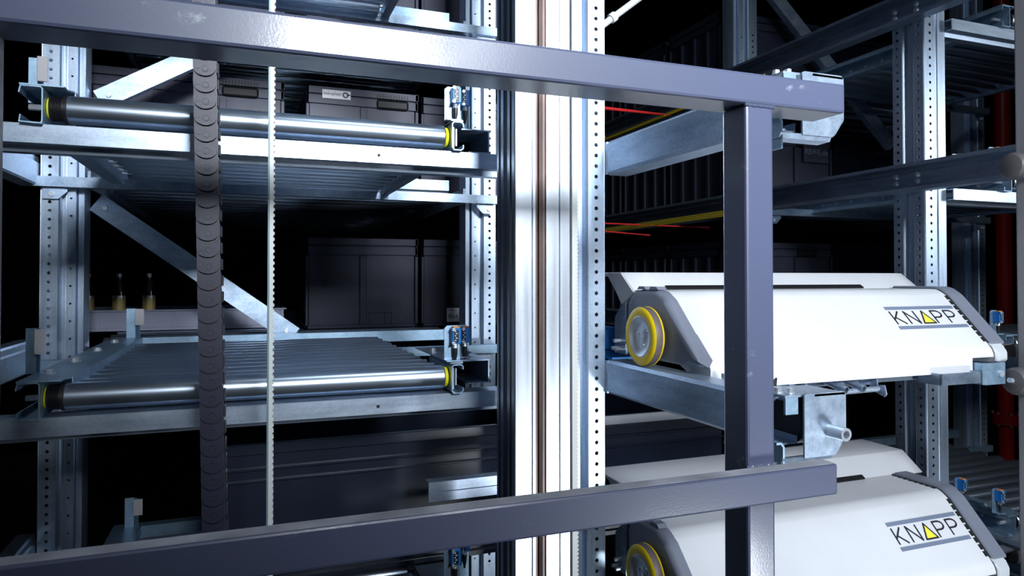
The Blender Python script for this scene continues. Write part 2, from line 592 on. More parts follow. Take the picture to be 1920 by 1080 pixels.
def make_conveyor(label):
    """prototype on the upper storey: roller axis z = .300"""
    t = thing('roller_conveyor', label, 'conveyor', (.04, 1.44, .236), 'roller conveyors in the rack bays')
    z = .300
    # plain rollers, front one with drive sleeve and end cap
    first = None
    for i, y in enumerate(YR):
        if i == 0:
            r = MB().lathe([(0, .006), (0, .0235), (.002, .025), (.690, .025), (.692, .0235), (.692, .006)], (XL, y, z), (1, 0, 0), 40).build('roller', M_roller, t)
            pr = [(0, .006), (0, .021), (.003, .0225)]
            for g in range(6):
                pr += [(.004 + g * .0027, .0225), (.0048 + g * .0027, .0208), (.0058 + g * .0027, .0208), (.0066 + g * .0027, .0225)]
            pr += [(.0215, .022), (.0215, .0245), (.0265, .0245), (.0265, .006)]
            MB().lathe(pr, (XL - .0265, y, z), (1, 0, 0), 32).build('drive_sleeve', M_black, r)
            MB().lathe([(0, .005), (0, .018), (.003, .0185), (.003, .005)], (XL - .0300, y, z), (1, 0, 0), 28).build('end_cap', M_yel, r)
            MB().cyl((XL - .06, y, z), (XL - .03, y, z), .0055, 6).build('axle', M_chrome, r)
            MB().lathe([(0, .005), (0, .022), (.007, .020), (.007, .005)], (XR + .001, y, z), (1, 0, 0), 28).build('end_cap', M_yel, r)
        elif i == 1:
            first = MB().lathe([(0, 0), (0, .0215), (.002, .0225), (.690, .0225), (.692, .0215), (.692, 0)], (XL, y, z - .001), (1, 0, 0), 28).build('roller', M_roller, t)
            MB().cyl((XL - .035, y, z - .002), (XR + .02, y, z - .002), .0055, 6).build('axle', M_chrome, first)
        else:
            r = copy_tree(first, t)
            r.location = (0, y - YR[1], 0)
    # left side channel, open to the left, and right side channel, a rolled box
    m = MB()
    zc = z - .032
    m.sheet([(-.370, zc + .012), (-.3715, zc), (-.340, zc - .001), (-.338, zc + .003), (-.338, zc + .059), (-.341, zc + .062), (-.370, zc + .062), (-.3725, zc + .050)], 'y', 1.405, 2.30, .0022)
    m.build('side_channel', M_bracket, t)
    m = MB()
    xa = .397
    m.sheet([(xa + .024, zc + .05), (xa + .024, zc + .056), (xa + .020, zc + .060), (xa + .004, zc + .060), (xa, zc + .056), (xa, zc + .006), (xa + .004, zc + .001), (xa + .020, zc + .001), (xa + .024, zc + .005), (xa + .024, zc + .012)], 'y', 1.405, 1.60, .0022)
    m.build('side_channel', M_bracket, t)
    m = MB()
    m.sheet([(xa + .024, zc + .001), (xa, zc + .001), (xa, zc + .030), (xa + .024, zc + .030)], 'y', 1.60, 2.305, .0022)
    m.build('bearing_channel', M_dkrail, t)
    # fixings seen in the open end of the right channel
    MB().box(xa + .008, xa + .011, 1.43, 1.44, zc + .006, zc + .054).box(xa + .014, xa + .017, 1.43, 1.44, zc + .014, zc + .05).build('inner_web', M_chrome, t)
    # guide plate over the left channel
    m = MB()
    m.prism([(-.372, 1.405), (-.305, 1.405), (-.305, 1.43), (-.297, 1.44), (-.297, 2.33), (-.372, 2.33)], 'z', zc + .0635, zc + .066)
    m.sheet([(-.297, zc + .066), (-.296, zc + .045)], 'y', 1.445, 2.33, .002)
    g = m.build('guide_plate', M_bracket, t)
    b0 = None
    for y in (1.50, 1.70, 1.93, 2.16):
        if b0 is None:
            b0 = MB().lathe([(0, 0), (0, .011), (.002, .011), (.002, .0085), (.008, .008), (.008, 0)], (-.345, y, zc + .066), (0, 0, 1), 12).build('bolt', M_chrome, g)
        else:
            b = b0.copy()
            C.objects.link(b)
            b.parent = g
            b.location = (0, y - 1.50, 0)
    # rear edge angle
    m = MB()
    m.sheet([(2.31, zc + .030), (2.31, zc + .064), (2.345, zc + .064)], 'x', -.372, .64, .0025)
    m.build('rear_angle', M_bracket, t)
    # right bearing plate with bolt
    m = MB()
    m.prism([(.396, 1.41), (.422, 1.41), (.455, 1.55), (.50, 1.60), (.50, 1.75), (.396, 1.75)], 'z', zc + .0625, zc + .0645)
    g = m.build('bearing_plate', M_galv, t)
    MB().lathe([(0, 0), (0, .012), (.002, .012), (.002, .009), (.011, .0085), (.011, 0)], (.408, 1.62, zc + .0645), (0, 0, 1), 12).build('bolt', M_chrome, g)
    # box stay toward the mast
    m = MB()
    m.sheet([(.436, zc + .060), (.500, zc + .060), (.500, zc + .010), (.452, zc + .010)], 'y', 1.47, 1.64, .003)
    e = m.build('end_stay', M_galv, t)
    MB().box(.430, .4975, 1.60, 1.604, zc + .012, zc + .058).build('stay_shade', M_black, e)  # black panel put in for the shade inside the hollow stay
    return t


conv = make_conveyor('roller conveyor of the upper storey on the left, above the diagonal brace')
L0 = conv.location.copy()
dup(conv, L0 + Vector((0, 0, LEV[2])), 'roller conveyor of the top storey, seen from below above the guard rail')
dup(conv, L0 + Vector((0, 0, LEV[0])), 'roller conveyor of the middle storey on the left, its bed of rollers seen from above')
dup(conv, L0 + Vector((0, 0, LEV[-1])), 'roller conveyor at the bottom of the picture, left of the mast')
for k in (2, 1, 0, -1):
    dup(conv, L0 + Vector((BAY, .06, LEVR[k])), 'roller conveyor of the %s in the bay at the right edge' % names[k])

# deeper storage lanes: rollers under the totes behind the rear beams


def lane(dz, x0, x1, label, ys=2.43):
    t = thing('storage_lane', label, 'roller lane', ((x0 + x1) / 2, 2.6, .29 + dz), 'storage lanes behind the conveyors')
    L = x1 - x0
    f = None
    for i in range(16):
        y = ys + .05 + i * .12
        if f is None:
            f = MB().lathe([(0, 0), (0, .0225), (L, .0225), (L, 0)], (x0, y, .300 + dz - .0), (1, 0, 0), 20).build('roller', M_roller, t)
        else:
            r = f.copy()
            C.objects.link(r)
            r.parent = t
            r.location = (0, y - ys - .05, 0)
    for x in (x0 - .012, x1 + .004):
        MB().box(x, x + .008, ys if x0 > 1 else 2.285, 4.4, .255 + dz, .305 + dz).build('side_channel', M_dkrail, t)
    return t


for k in (2, 1, 0):
    lane(LEV[k], -.425, .68, 'dark row of rollers carrying the totes deep in the %s, left bay' % names[k])
for k in (2, 1, 0):
    lane(LEVR[k], 1.96, 3.22, 'dark row of rollers carrying the totes deep in the %s, right bay' % names[k], 2.501)

# ------------------------------------------------------------------ photo sensors and reflectors on the conveyors


def make_sensor(x, y, z, label, plate=True, h=.075, turned=False):
    """z is the top of the side channel; sensor stands on a bracket"""
    t = thing('photo_sensor', label, 'sensor', (x, y, z))
    zt = z + h
    if plate:
        m = MB()
        wq = .034
        m.prism([(x - wq / 2, z), (x + wq / 2, z), (x + wq / 2, zt - .006), (x + wq / 2 - .006, zt), (x - wq / 2 + .006, zt), (x - wq / 2, zt - .006)], 'y', y + .010, y + .0125)
        m.box(x - wq / 2, x + wq / 2, y - .008, y + .0125, z, z + .0022)
        m.build('bracket', M_bracket, t)
    hx = x + .004
    h1, h0 = zt - .004, zt - .038
    hb = MB().box(hx - .009, hx + .010, y - .012, y + .010, h0, h1, .0015).build('housing', M_blue, t)
    wa, wb = (-.009, -.0015) if turned else (-.0055, .0045)
    MB().box(hx + wa, hx + wb, y - .0135, y - .0118, h0 + .003, h1 - .004, .0006).build('lens_window', M_black, hb)
    m = MB()
    for q in range(5):
        zz = h0 + .007 + q * .0048
        m.box(hx + wa + .001 + .002 * (q % 2), hx + wa + .004 + .003 * (q % 2), y - .0142, y - .0132, zz, zz + .002)
    m.build('legend_print', M_print, hb)
    MB().box(hx - .006, hx + .008, y - .008, y + .006, h1 - .0005, h1 + .0025, .0008).build('status_lens', M_orange, hb)
    for zz in (h1 - .003, h0 + .002):
        MB().lathe([(0, 0), (0, .0036), (-.004, .0036), (-.004, 0)], (hx - .007, y - .012, zz), (0, 1, 0), 10).build('screw', M_chrome, hb)
    c = MB().lathe([(0, 0), (0, .0052), (-.003, .0058), (-.005, .0048), (-.008, .0055), (-.010, .005), (-.010, 0)], (hx, y, h0), (0, 0, 1), 14).build('connector', M_chrome, t)
    MB().lathe([(0, 0), (0, .0055), (-.012, .0052), (-.024, .0028), (-.030, .002), (-.030, 0)], (hx, y, h0 - .010), (0, 0, 1), 12).build('cable_plug', M_black, c)
    return t


def sensor_pair(dz, dx, where, dy=0, lift=0.0):
    zc = .300 - .032 + .066 + dz
    x = .405 + dx
    make_sensor(x, 1.425 + dy, zc, 'blue photo sensor on its bracket plate at the right end of the %s' % where, True, .075 + lift)
    make_sensor(x + .044, 1.50 + dy, zc - .002, 'second blue photo sensor, just right of the bracket plate, %s' % where, True, .072 + lift + (.02 if dz == 0 else 0), True)


sensor_pair(0, 0, 'upper left conveyor')
sensor_pair(LEV[0], 0, 'middle left conveyor')
sensor_pair(LEV[-1], 0, 'bottom left conveyor', 0, .09)
for k in (1, 0, -1):
    zc = .334 + LEVR[k]
    nm = names[k]
    make_sensor(2.18, 1.49, zc, 'blue photo sensor at the front of the %s conveyor by the right edge' % nm, True, .075)
    make_sensor(2.185, 1.615, zc, 'blue photo sensor further back on the %s conveyor by the right edge' % nm, True, .075)


def make_reflector(x, y, z, label, wd, h=.086):
    t = thing('reflector', label, 'reflector', (x, y, z))
    m = MB()
    m.sheet([(x + wd * .45, y - .016), (x, y - .001), (x - wd * .8, y - .001)], 'z', z, z + h, .002)
    m.build('bracket', M_bracket, t)
    MB().box(x + wd * .02, x + wd * .82, y - .022, y - .018, z + h * .44, z + h - .001, .001).build('reflector_pad', M_reflect, t)
    return t


for k in (1, 0, -1):
    z = .334 + LEV[k]
    dy = 0
    make_reflector(-.376, 1.545 + dy, z - .004, 'honeycomb reflector on the front left corner of the %s conveyor' % names[k], .022)
    make_reflector(-.315, 2.31, z, 'honeycomb reflector at the back left corner of the %s conveyor' % names[k], .030)

# ------------------------------------------------------------------ shuttle rails
def near_rail(dz, label):
    """rail on the main upright: web faces the conveyors, flanges point into the aisle"""
    t = thing('shuttle_rail', label, 'shuttle rail', (.79, 1.2, -.27 + dz))
    z0, z1 = -.272 + dz, -.1955 + dz
    m = MB()
    m.sheet([(.842, z0 + .012), (.842, z0), (.795, z0), (.788, z0 + .006), (.787, z1 - .006), (.793, z1), (.842, z1), (.842, z1 - .012)], 'y', .905, 1.452, .0028)
    m.build('rail_channel', M_rail, t)
    m = MB()
    m.box(.7855, .789, 1.446, 1.457, z0, z1)
    m.build('end_plate', M_galv, t)
    # end bracket with flange, folded front plate, lower lip and pin
    zt = -.187 + dz
    m = MB()
    m.box(.790, .845, .873, .97, zt - .0035, zt)
    m.box(.845, .908, .868, .95, zt - .0035, zt)
    m.prism([(.824, zt), (.829, zt + .002), (.905, zt + .002), (.910, zt - .003), (.910, zt - .070), (.893, zt - .094), (.886, zt - .100), (.824, zt - .100)], 'y', .868, .8715)
    m.sheet([(.8715, zt - .098), (.875, zt - .105), (.90, zt - .106)], 'x', .782, .886, .003)
    b = m.build('end_bracket', M_galv, t)
    if dz < .3:
        MB().tube((.876, .868, zt - .060), (.876, .835, zt - .060), .0105, .0062, 20).build('stop_pin', M_chrome, b)
    for (bx, by) in ((.80, .90), (.815, .89)):
        MB().lathe([(0, 0), (0, .008), (.002, .008), (.002, .006), (.009, .0058), (.009, 0)], (bx, by, zt), (0, 0, 1), 10).build('bolt', M_chrome, b)
    m = MB()
    m.sheet([(.772, zt - .074), (.781, zt - .074), (.786, zt - .080), (.786, zt - .124)], 'y', .872, .90, .0035)
    m.build('hook_strap', M_bracket, t)
    MB().box(.790, .815, .872, .876, zt - .030, zt - .0035).build('flange_lug', M_bracket, t)
    return t


near_rail(0, 'galvanised shuttle rail under the yellow wheel of the upper white shuttle')
near_rail(.515, 'galvanised shuttle rail above the shuttles, behind the end of the guard rail')
near_rail(-.515, 'galvanised shuttle rail under the lower white shuttle')
o = MB().lathe([(0, 0), (0, .036), (.005, .042), (.045, .042), (.050, .036), (.050, .01), (.042, 0)], (.8455, .935, -.238), (1, 0, 0), 28).build('rubber_roller', M_black)
o.location = (0, 0, 0)
tag(o, 'black rubber roller half hidden behind the folded bracket with the pin', 'roller')


def far_rail(z0, xw, s, y0, y1, bolts, label, mat):
    """C rail: web at xw, flanges stick out on side s"""
    z1 = z0 + .082
    t = thing('shuttle_rail', label, 'shuttle rail', (xw, (y0 + y1) / 2, z0))
    m = MB()
    m.sheet([(xw + s * .045, z0 + .010), (xw + s * .045, z0), (xw + s * .004, z0), (xw, z0 + .004), (xw, z1 - .022), (xw + s * .006, z1 - .018), (xw + s * .006, z1 - .004), (xw + s * .010, z1), (xw + s * .045, z1), (xw + s * .045, z1 - .008)], 'y', y0, y1, .003)
    m.build('rail_channel', mat, t)
    for (by, bz) in bolts:
        MB().lathe([(0, 0), (0, .0095), (.002, .0095), (.005, .0075), (.0065, .0045), (.0065, .003), (.004, .003), (.004, 0)], (xw + s * .0015, by, z0 + bz), (s, 0, 0), 16).build('bolt', M_chrome, t)
    return t


bl = [(1.518, .032), (1.518, .052), (1.592, .032), (1.592, .052)]
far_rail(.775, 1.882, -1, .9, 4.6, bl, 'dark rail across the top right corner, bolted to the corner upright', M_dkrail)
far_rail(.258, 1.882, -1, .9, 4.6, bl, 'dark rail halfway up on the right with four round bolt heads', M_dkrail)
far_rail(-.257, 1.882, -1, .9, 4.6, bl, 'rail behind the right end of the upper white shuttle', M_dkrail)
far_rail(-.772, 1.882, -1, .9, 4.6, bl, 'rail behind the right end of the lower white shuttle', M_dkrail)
for z, nm in ((.258, 'upper'), (-.257, 'middle'), (-.80, 'lower')):
    far_rail(z, -.555, -1, 1.0, 2.30, [], 'short piece of galvanised rail at the left edge, the %s one of three' % nm, M_galv)

# ------------------------------------------------------------------ lift mast, belts, energy chain
t = thing('lift_mast', 'tall bright aluminium lift mast with a brown guide strip, centre of the picture', 'mast', (.515, 1.25, FZ))
x0 = .4587
pts = [(x0, 1.202), (x0 + .002, 1.2), (.4925, 1.2), (.4925, 1.210), (.4955, 1.210), (.4955, 1.2), (.5005, 1.2), (.5005, 1.226), (.5225, 1.226), (.5225, 1.2),
       (.5485, 1.2), (.5485, 1.212), (.5515, 1.212), (.5515, 1.2), (.571, 1.2), (.573, 1.202), (.573, 1.298), (x0, 1.298),
       (x0, 1.288), (x0 + .008, 1.288), (x0 + .008, 1.276), (x0, 1.276), (x0, 1.262), (x0 + .010, 1.262), (x0 + .010, 1.240), (x0, 1.240), (x0, 1.226), (x0 + .004, 1.224), (x0 + .004, 1.218), (x0, 1.216)]
MB().prism(pts, 'z', ZB, ZT).build('profile', M_alu, t, smooth=10)
m = MB()
m.prism([(.5015, 1.205), (.5065, 1.205), (.5065, 1.2225), (.5015, 1.2225)], 'z', ZB, ZT)
m.prism([(.5090, 1.203), (.5145, 1.2005), (.5145, 1.2225), (.5090, 1.2225)], 'z', ZB, ZT)
m.prism([(.5165, 1.2035), (.5215, 1.2035), (.5215, 1.2225), (.5165, 1.2225)], 'z', ZB, ZT)
m.build('guide_strip', M_brown, t)


def toothed_belt(name, x0, x1, y0, y1, pitch, side, z0, z1, tip, label, wob=0.0):
    """flat belt on edge: a thin spine and trapezoid teeth to the right"""
    t = thing(name, label, 'belt', ((x0 + x1) / 2, y0, z0))
    MB().box(x0, x0 + tip, y0, y1, z0, z1).build('spine', M_beltedge if side else M_belt, t)
    m = MB()
    n = int((z1 - z0) / pitch)
    pts = [(x0 + tip, z0)]
    xm = x1 - .0022
    for i in range(n):
        z = z0 + i * pitch
        pts += [(xm, z), (xm, z + pitch * .32), (x1, z + pitch * .45), (x1, z + pitch * .82), (xm, z + pitch * .95)]
    pts += [(xm, z1), (x0 + tip, z1)]
    # build as quads so the long outline stays clean
    for a, b in zip(pts[1:-1], pts[2:-1]):
        if b[1] - a[1] < 1e-9:
            continue
        co = [(x0 + tip, a[1]), a, b, (x0 + tip, b[1])]
        v0 = [m.bm.verts.new((c[0], y0, c[1])) for c in co]
        v1 = [m.bm.verts.new((c[0], y1, c[1])) for c in co]
        m.bm.faces.new(v0)
        m.bm.faces.new(v1[::-1])
        m.bm.faces.new((v0[1], v1[1], v1[2], v0[2]))
    m.build('teeth_band', M_belt, t, smooth=0)
    return t


toothed_belt('toothed_belt', .0268, .0375, 1.2, 1.216, .0098, True, -1.6, 1.2, .0028, 'white toothed drive belt hanging alone between the chain and the mast')
toothed_belt('toothed_belt', .5762, .5890, 1.199, 1.215, .0078, False, -1.6, 1.2, .003, 'white toothed drive belt running right along the mast')

ch = thing('energy_chain', 'black plastic energy chain hanging vertically left of the white belt', 'cable chain', (-.06, 1.2, -.62))
PIT, CW = .0262, .0335
lean = .012
first = None
zs = [.545 - i * PIT for i in range(44)]
for i, z in enumerate(zs):
    xc = -.0735 + lean * (.5 - z) / .5
    if first is None:
        m = MB()
        yb = 1.2
        half = CW / 2
        arc = []
        for a in range(0, 15):
            an = math.pi * a / 14
            arc.append((xc + half * math.cos(an), z - .002 - half * .80 * math.sin(an)))
        gap = .0026
        pts = arc + [(px, pz + PIT - gap) for (px, pz) in arc[::-1]]
        f0 = [m.bm.verts.new((px, yb - .0035, pz)) for (px, pz) in pts]
        f1 = [m.bm.verts.new((px, yb + .001, pz)) for (px, pz) in pts]
        m.bm.faces.new(f0)
        m.bm.faces.new(f1[::-1])
        for a in range(len(pts)):
            b = (a + 1) % len(pts)
            m.bm.faces.new((f0[a], f0[b], f1[b], f1[a]))
        # moulded ticks
        for (tx, tz, sx, sz) in ((-.0125, .006, .0008, .010), (-.0085, .004, .003, .004), (.0095, .003, .004, .008)):
            m.box(xc + tx - sx / 2, xc + tx + sx / 2, yb - .0043, yb - .0034, z + tz - .006 - sz / 2, z + tz - .006 + sz / 2)
        for sx in (-1, 1):
            m.box(xc + sx * .0110 - .0035, xc + sx * .0110 + .0035, yb - .0040, yb - .0034, z - .0052, z - .0046)
        first = m.build('chain_link', M_chain, ch)
        MB().lathe([(0, .0058), (.0009, .0058), (.0009, .0050), (.0002, .0050), (.0002, .0044), (.0012, .0042), (.0012, 0)], (xc + .001, yb - .0034, z - .004), (0, -1, 0), 20).build('pivot_pin', M_chain, first)
        MB().box(xc - half + .001, xc + half + .001, yb + .002, yb + .03, z - .0132, z + .0132).box(xc + half + .001, xc + half + .0045, yb + .003, yb + .028, z - .009, z + .009, .0015).build('crossbar', M_chaindark, first)
        fx, fz = xc, z
    else:
        r = copy_tree(first, ch)
        r.location = (xc - fx, 0, z - fz)

# ------------------------------------------------------------------ guard frame in front
g = thing('guard_frame', 'slate grey painted steel guard frame in the foreground', 'guard rail', (.65, .79, FZ))
MB().box(-.9, .800, .760, .822, .2356, .2780, .004, 2).build('top_rail', M_paint, g, smooth=12)
MB().box(-.9, .757, .737, .7635, -.2985, -.2560, .003, 2).build('lower_rail', M_paint, g, smooth=12)
MB().box(-.9, .754, .7395, .7610, -.2562, -.2557).build('dust_film', M_dust, g)
m = MB()
m.box(.6276, .674, .7640, .815, FZ, .2355, .004, 2)
m.build('post', M_paint, g, smooth=12)
MB().box(-.280, -.2275, .7640, .815, FZ, .2355, .004, 2).build('post', M_frostpost, g, smooth=12)
m = MB()
for i in range(26):
    x = .628 + .046 * i / 25
    m.lathe([(-.003, 0), (-.002, .0022), (0, .0028 + .0008 * random.random()), (.002, .0022), (.003, 0)], (x, .7645, .2350 - .001 * random.random()), (1, 0, 0), 8)
m.build('weld_bead', M_paint, g)
m = MB()
for i in range(26):
    x = .628 + .046 * i / 25
    m.lathe([(-.003, 0), (-.002, .0020), (0, .0026 + .0008 * random.random()), (.002, .002), (.003, 0)], (x, .7640, -.2555), (1, 0, 0), 8)
m.build('weld_bead', M_paint, g)

# right edge post with rubber bumpers
t = thing('edge_post', 'pale grey post cut off by the right edge of the picture', 'post', (1.77, 1.115, FZ))
MB().box(1.737, 1.80, 1.09, 1.14, FZ, 1.4, .004, 2).build('post_tube', M_frostpost, t, smooth=12)
for z, nm in ((.264, 'upper'), (-.2455, 'lower')):
    b = thing('rubber_bumper', 'round grey rubber bumper at the right edge, the %s of two' % nm, 'bumper', (1.72, 1.115, z))
    MB().lathe([(0, 0), (0, .017), (.004, .027), (.013, .0325), (.054, .0325), (.0575, .029), (.0575, 0)], (1.679, 1.115, z), (1, 0, 0), 28).build('rubber_pad', M_bumper, b)
    if nm == 'lower':
        MB().cyl((1.682, 1.114, z + .002), (1.6695, 1.114, z + .004), .006, 10).build('stud', M_chrome, b)

# ------------------------------------------------------------------ white shuttles
def front_pt(z, off=0.0):
    """point on the sloping front (y, z), off outwards"""
    y = 1.24 + .936 * (z + .073)
    n = Vector((-1, .936)).normalized()      # (y,z) outwards: towards the aisle front and up
    return (y + n[0] * off, z + n[1] * off)


def cover_profile(off=0.0, zb=-.222):
    pts = [(1.43, -.030 + off), (1.300, -.030 + off)]
    for a in range(1, 6):
        an = a / 6
        p0, p1, p2 = Vector((1.300, -.030 + off)), Vector((1.287 - off * .4, -.030 + off)), Vector(front_pt(-.046, off))
        q = p0 * (1 - an) ** 2 + p1 * 2 * an * (1 - an) + p2 * an ** 2
        pts.append((q.x, q.y))
    pts += [front_pt(-.046, off), front_pt(-.158, off)]
    e = Vector(front_pt(-.158, off))
    pts += [(1.1495 - off, -.172), (1.145 - off, -.184), (1.145 - off, zb)]
    pts += [(1.165, zb), (1.25, -.185), (1.43, -.185)]
    return pts


def stroke(m, pts, wd, closed=False):
    """letter stroke on the sloping front; pts are (x, s) with s down the slope from z=-.073"""
    d = Vector((0, -.936, -1)).normalized()
    nrm = Vector((0, -1, .936)).normalized()
    o = Vector((0, 1.24, -.073))

    def W(p):
        return o + Vector((p[0], 0, 0)) + d * p[1] + nrm * .0004
    seq = pts + [pts[0]] if closed else pts
    for a, b in zip(seq, seq[1:]):
        A, B = W(a), W(b)
        u = (B - A)
        L = u.length
        u.normalize()
        v = nrm.cross(u)
        m.obox((A + B) / 2, u, v, nrm, L + wd * .55, wd, .0012)


def poly_on_front(m, pts, h=.001):
    d = Vector((0, -.936, -1)).normalized()
    nrm = Vector((0, -1, .936)).normalized()
    o = Vector((0, 1.24, -.073))
    a = [m.bm.verts.new(o + Vector((p[0], 0, 0)) + d * p[1]) for p in pts]
    b = [m.bm.verts.new(o + Vector((p[0], 0, 0)) + d * p[1] + nrm * h) for p in pts]
    m.bm.faces.new(b)
    for i in range(len(pts)):
        j = (i + 1) % len(pts)
        m.bm.faces.new((a[i], a[j], b[j], b[i]))


def make_shuttle(label):
    t = thing('storage_shuttle', label, 'shuttle', (1.26, 1.31, -.192))
    XA, XB = .852, 1.662
    m = MB()
    m.prism(cover_profile(0, -.222), 'x', XA, 1.59)
    m.build('front_cover', M_white, t)
    m = MB()
    m.prism(cover_profile(0, -.190), 'x', 1.5901, XB)
    m.build('cover_end', M_white, t)
    # raised rear housing
    m = MB()
    hp = [(1.432, -.036), (1.497, .012), (1.64, .012), (1.64, .004), (1.565, .004), (1.4925, -.068)]
    m.prism(hp, 'x', .853, 1.785, .002)
    m.build('rear_housing', M_white, t)
    MB().prism([(1.436, -.037), (1.498, .0112), (1.562, .0112), (1.4925, -.066)], 'x', .8505, .854).build('housing_flank', M_lightgrey, t)
    MB().box(.87, 1.70, 1.436, 1.50, -.168, -.070, .003).build('inner_frame', M_slot, t)
    # black slot between cover and housing
    MB().obox((1.245, 1.4265, -.0245), (1, 0, 0), (0, .84, .54), (0, -.54, .84), .62, .014, .0035).build('light_slot', M_slot, t)
    # graphite wheel guard on the left flank
    m = MB()
    pr = cover_profile(.004, -.184)
    pr = [p for p in pr if p[1] > -.19 and p[0] < 1.42]
    outer = [(1.425, -.060), (1.405, -.038), (1.385, -.028)] + [(1.300, -.026)] + [front_pt(-.046, .004), front_pt(-.168, .004), (1.135, -.180), (1.20, -.176), (1.30, -.172), (1.425, -.165)]
    m.prism(outer, 'x', .8235, .8595)
    m._new(list(m.bm.verts), .015, 4)
    cv = m.build('wheel_guard', M_grey, t, smooth=50)
    m = MB()
    for ya in (1.365, 1.315):
        m.prism([(ya - .020, -.0275), (ya - .012, -.0205), (ya + .010, -.0205), (ya + .017, -.0275)], 'x', .828, .850)
    m.build('guard_ridge', M_grey, cv)
    MB().box(.8245, .8262, 1.408, 1.414, -.075, -.060).build('guard_slot', M_slot, cv)
    # metal side plate behind the wheel
    MB().prism([(1.425, -.055), (1.455, -.075), (1.475, -.095), (1.475, -.180), (1.425, -.180)], 'x', .822, .828).build('side_plate', M_dkrail, t)
    for (py, pz) in ((1.452, -.150), (1.462, -.168), (1.445, -.170)):
        MB().cyl((.822, py, pz), (.806, py, pz), .0045, 10).build('fixing_bolt', M_chrome, t)
    # wheel: polyurethane tyre with a worn tread, turned hub with bolts
    wc = (.790, 1.310, -.128)
    wh = MB().lathe([(0, .0445), (-.0012, .0465), (0, .0600), (.003, .0636)], wc, (1, 0, 0), 56)
    wh = wh.build('wheel_tyre', M_yellow, t, smooth=40)
    MB().lathe([(.003, .0634), (.005, .0642), (.017, .0642), (.019, .0634), (.021, .060), (.021, .03)], wc, (1, 0, 0), 56).build('tyre_tread', M_tread, wh, smooth=40)
    MB().lathe([(.019, .0637), (.0205, .0650), (.0225, .0637), (.0225, .05)], wc, (1, 0, 0), 56).build('tyre_rim', M_yellow, wh, smooth=40)
    MB().lathe([(-.0004, .0446), (-.0012, .0430), (.0005, .0405), (.004, .038), (.0075, .030), (.0085, .014), (.0075, .012), (.0075, .0)], wc, (1, 0, 0), 48).build('wheel_hub', M_wheelhub, wh, smooth=40)
    for a in (20, 140, 260):
        MB().lathe([(0, 0), (0, .004), (-.004, .004), (-.004, .0022), (-.002, .0022), (-.002, 0)], (.7985, 1.310 + .0185 * math.cos(R(a)), -.128 + .0185 * math.sin(R(a))), (1, 0, 0), 10).build('hub_bolt', M_chrome, wh)
    MB().lathe([(0, 0), (0, .005), (-.002, .005), (-.002, 0)], (.7978, 1.310, -.128), (1, 0, 0), 12).build('hub_cap', M_chrome, wh)
    MB().cyl((.80, 1.310, -.128), (.84, 1.310, -.128), .012, 14).build('axle', M_chrome, wh)
    # graphite end cap on the right with a vented edge
    m = MB()
    cp = [p for p in cover_profile(.003, -.150)]
    outer = [(1.43, -.024), (1.300, -.024), (1.283, -.028), front_pt(-.048, .006), front_pt(-.163, .006), (1.17, -.172), (1.43, -.172)]
    m.prism(outer, 'x', 1.667, 1.716, .004)
    ec = m.build('end_cap', M_grey, t)
    dd = Vector((0, -.936, -1)).normalized()
    nn = Vector((0, -1, .936)).normalized()
    p0 = Vector((1.6645, *front_pt(-.052)))
    v0 = None
    for i in range(9):
        if v0 is None:
            v0 = MB().obox(p0 + Vector((-.0065, 0, 0)) + nn * .0002, (1, 0, 0), dd, nn, .0080, .0125, .002).build('vent_slot', M_slot, ec)
        else:
            v = v0.copy()
            C.objects.link(v)
            v.parent = ec
            v.location = dd * .0168 * i
    v0 = None
    for i in range(8):
        if v0 is None:
            v0 = MB().obox((1.6580, 1.418, -.0300), (1, 0, 0), (0, 1, 0), (0, 0, 1), .0080, .0120, .002).build('vent_slot', M_slot, ec)
        else:
            v = v0.copy()
            C.objects.link(v)
            v.parent = ec
            v.location = (0, -i * .0165, 0)
    m = MB()
    m.prism([front_pt(-.160, .003), (1.150, -.166), (1.140, -.178), (1.140, -.200), (1.150, -.205), (1.22, -.205), (1.22, -.166)], 'x', 1.664, 1.705, .003)
    m.build('corner_bumper', M_lightgrey, t)
    m = MB()
    m.obox((1.745, 1.20, -.168), (1, .1, 0), (0, 1, 0), (0, 0, 1), .10, .03, .004)
    m.build('guide_arm', M_lightgrey, t)
    a = MB().lathe([(-.016, 0), (-.016, .016), (-.010, .019), (.010, .019), (.016, .016), (.016, 0)], (1.80, 1.20, -.185), (0, 0, 1), 20).build('guide_roller', M_bumper, t)
    # the printed logo: two bars, K N (triangle) P P
    XA0, XB0 = 1.420, 1.648
    m = MB()
    poly_on_front(m, [(XA0, -.002), (XB0, -.002), (XB0, .0075), (XA0, .0075)])
    m.build('logo_bar', M_bar, t)
    m = MB()
    poly_on_front(m, [(XA0, .0575), (XB0, .0575), (XB0, .067), (XA0, .067)])
    m.build('logo_bar', M_bar, t)
    s0, s1 = .0135, .0505
    cw = .034
    gap = (XB0 - XA0 - .006) / 5
    wd = .0040
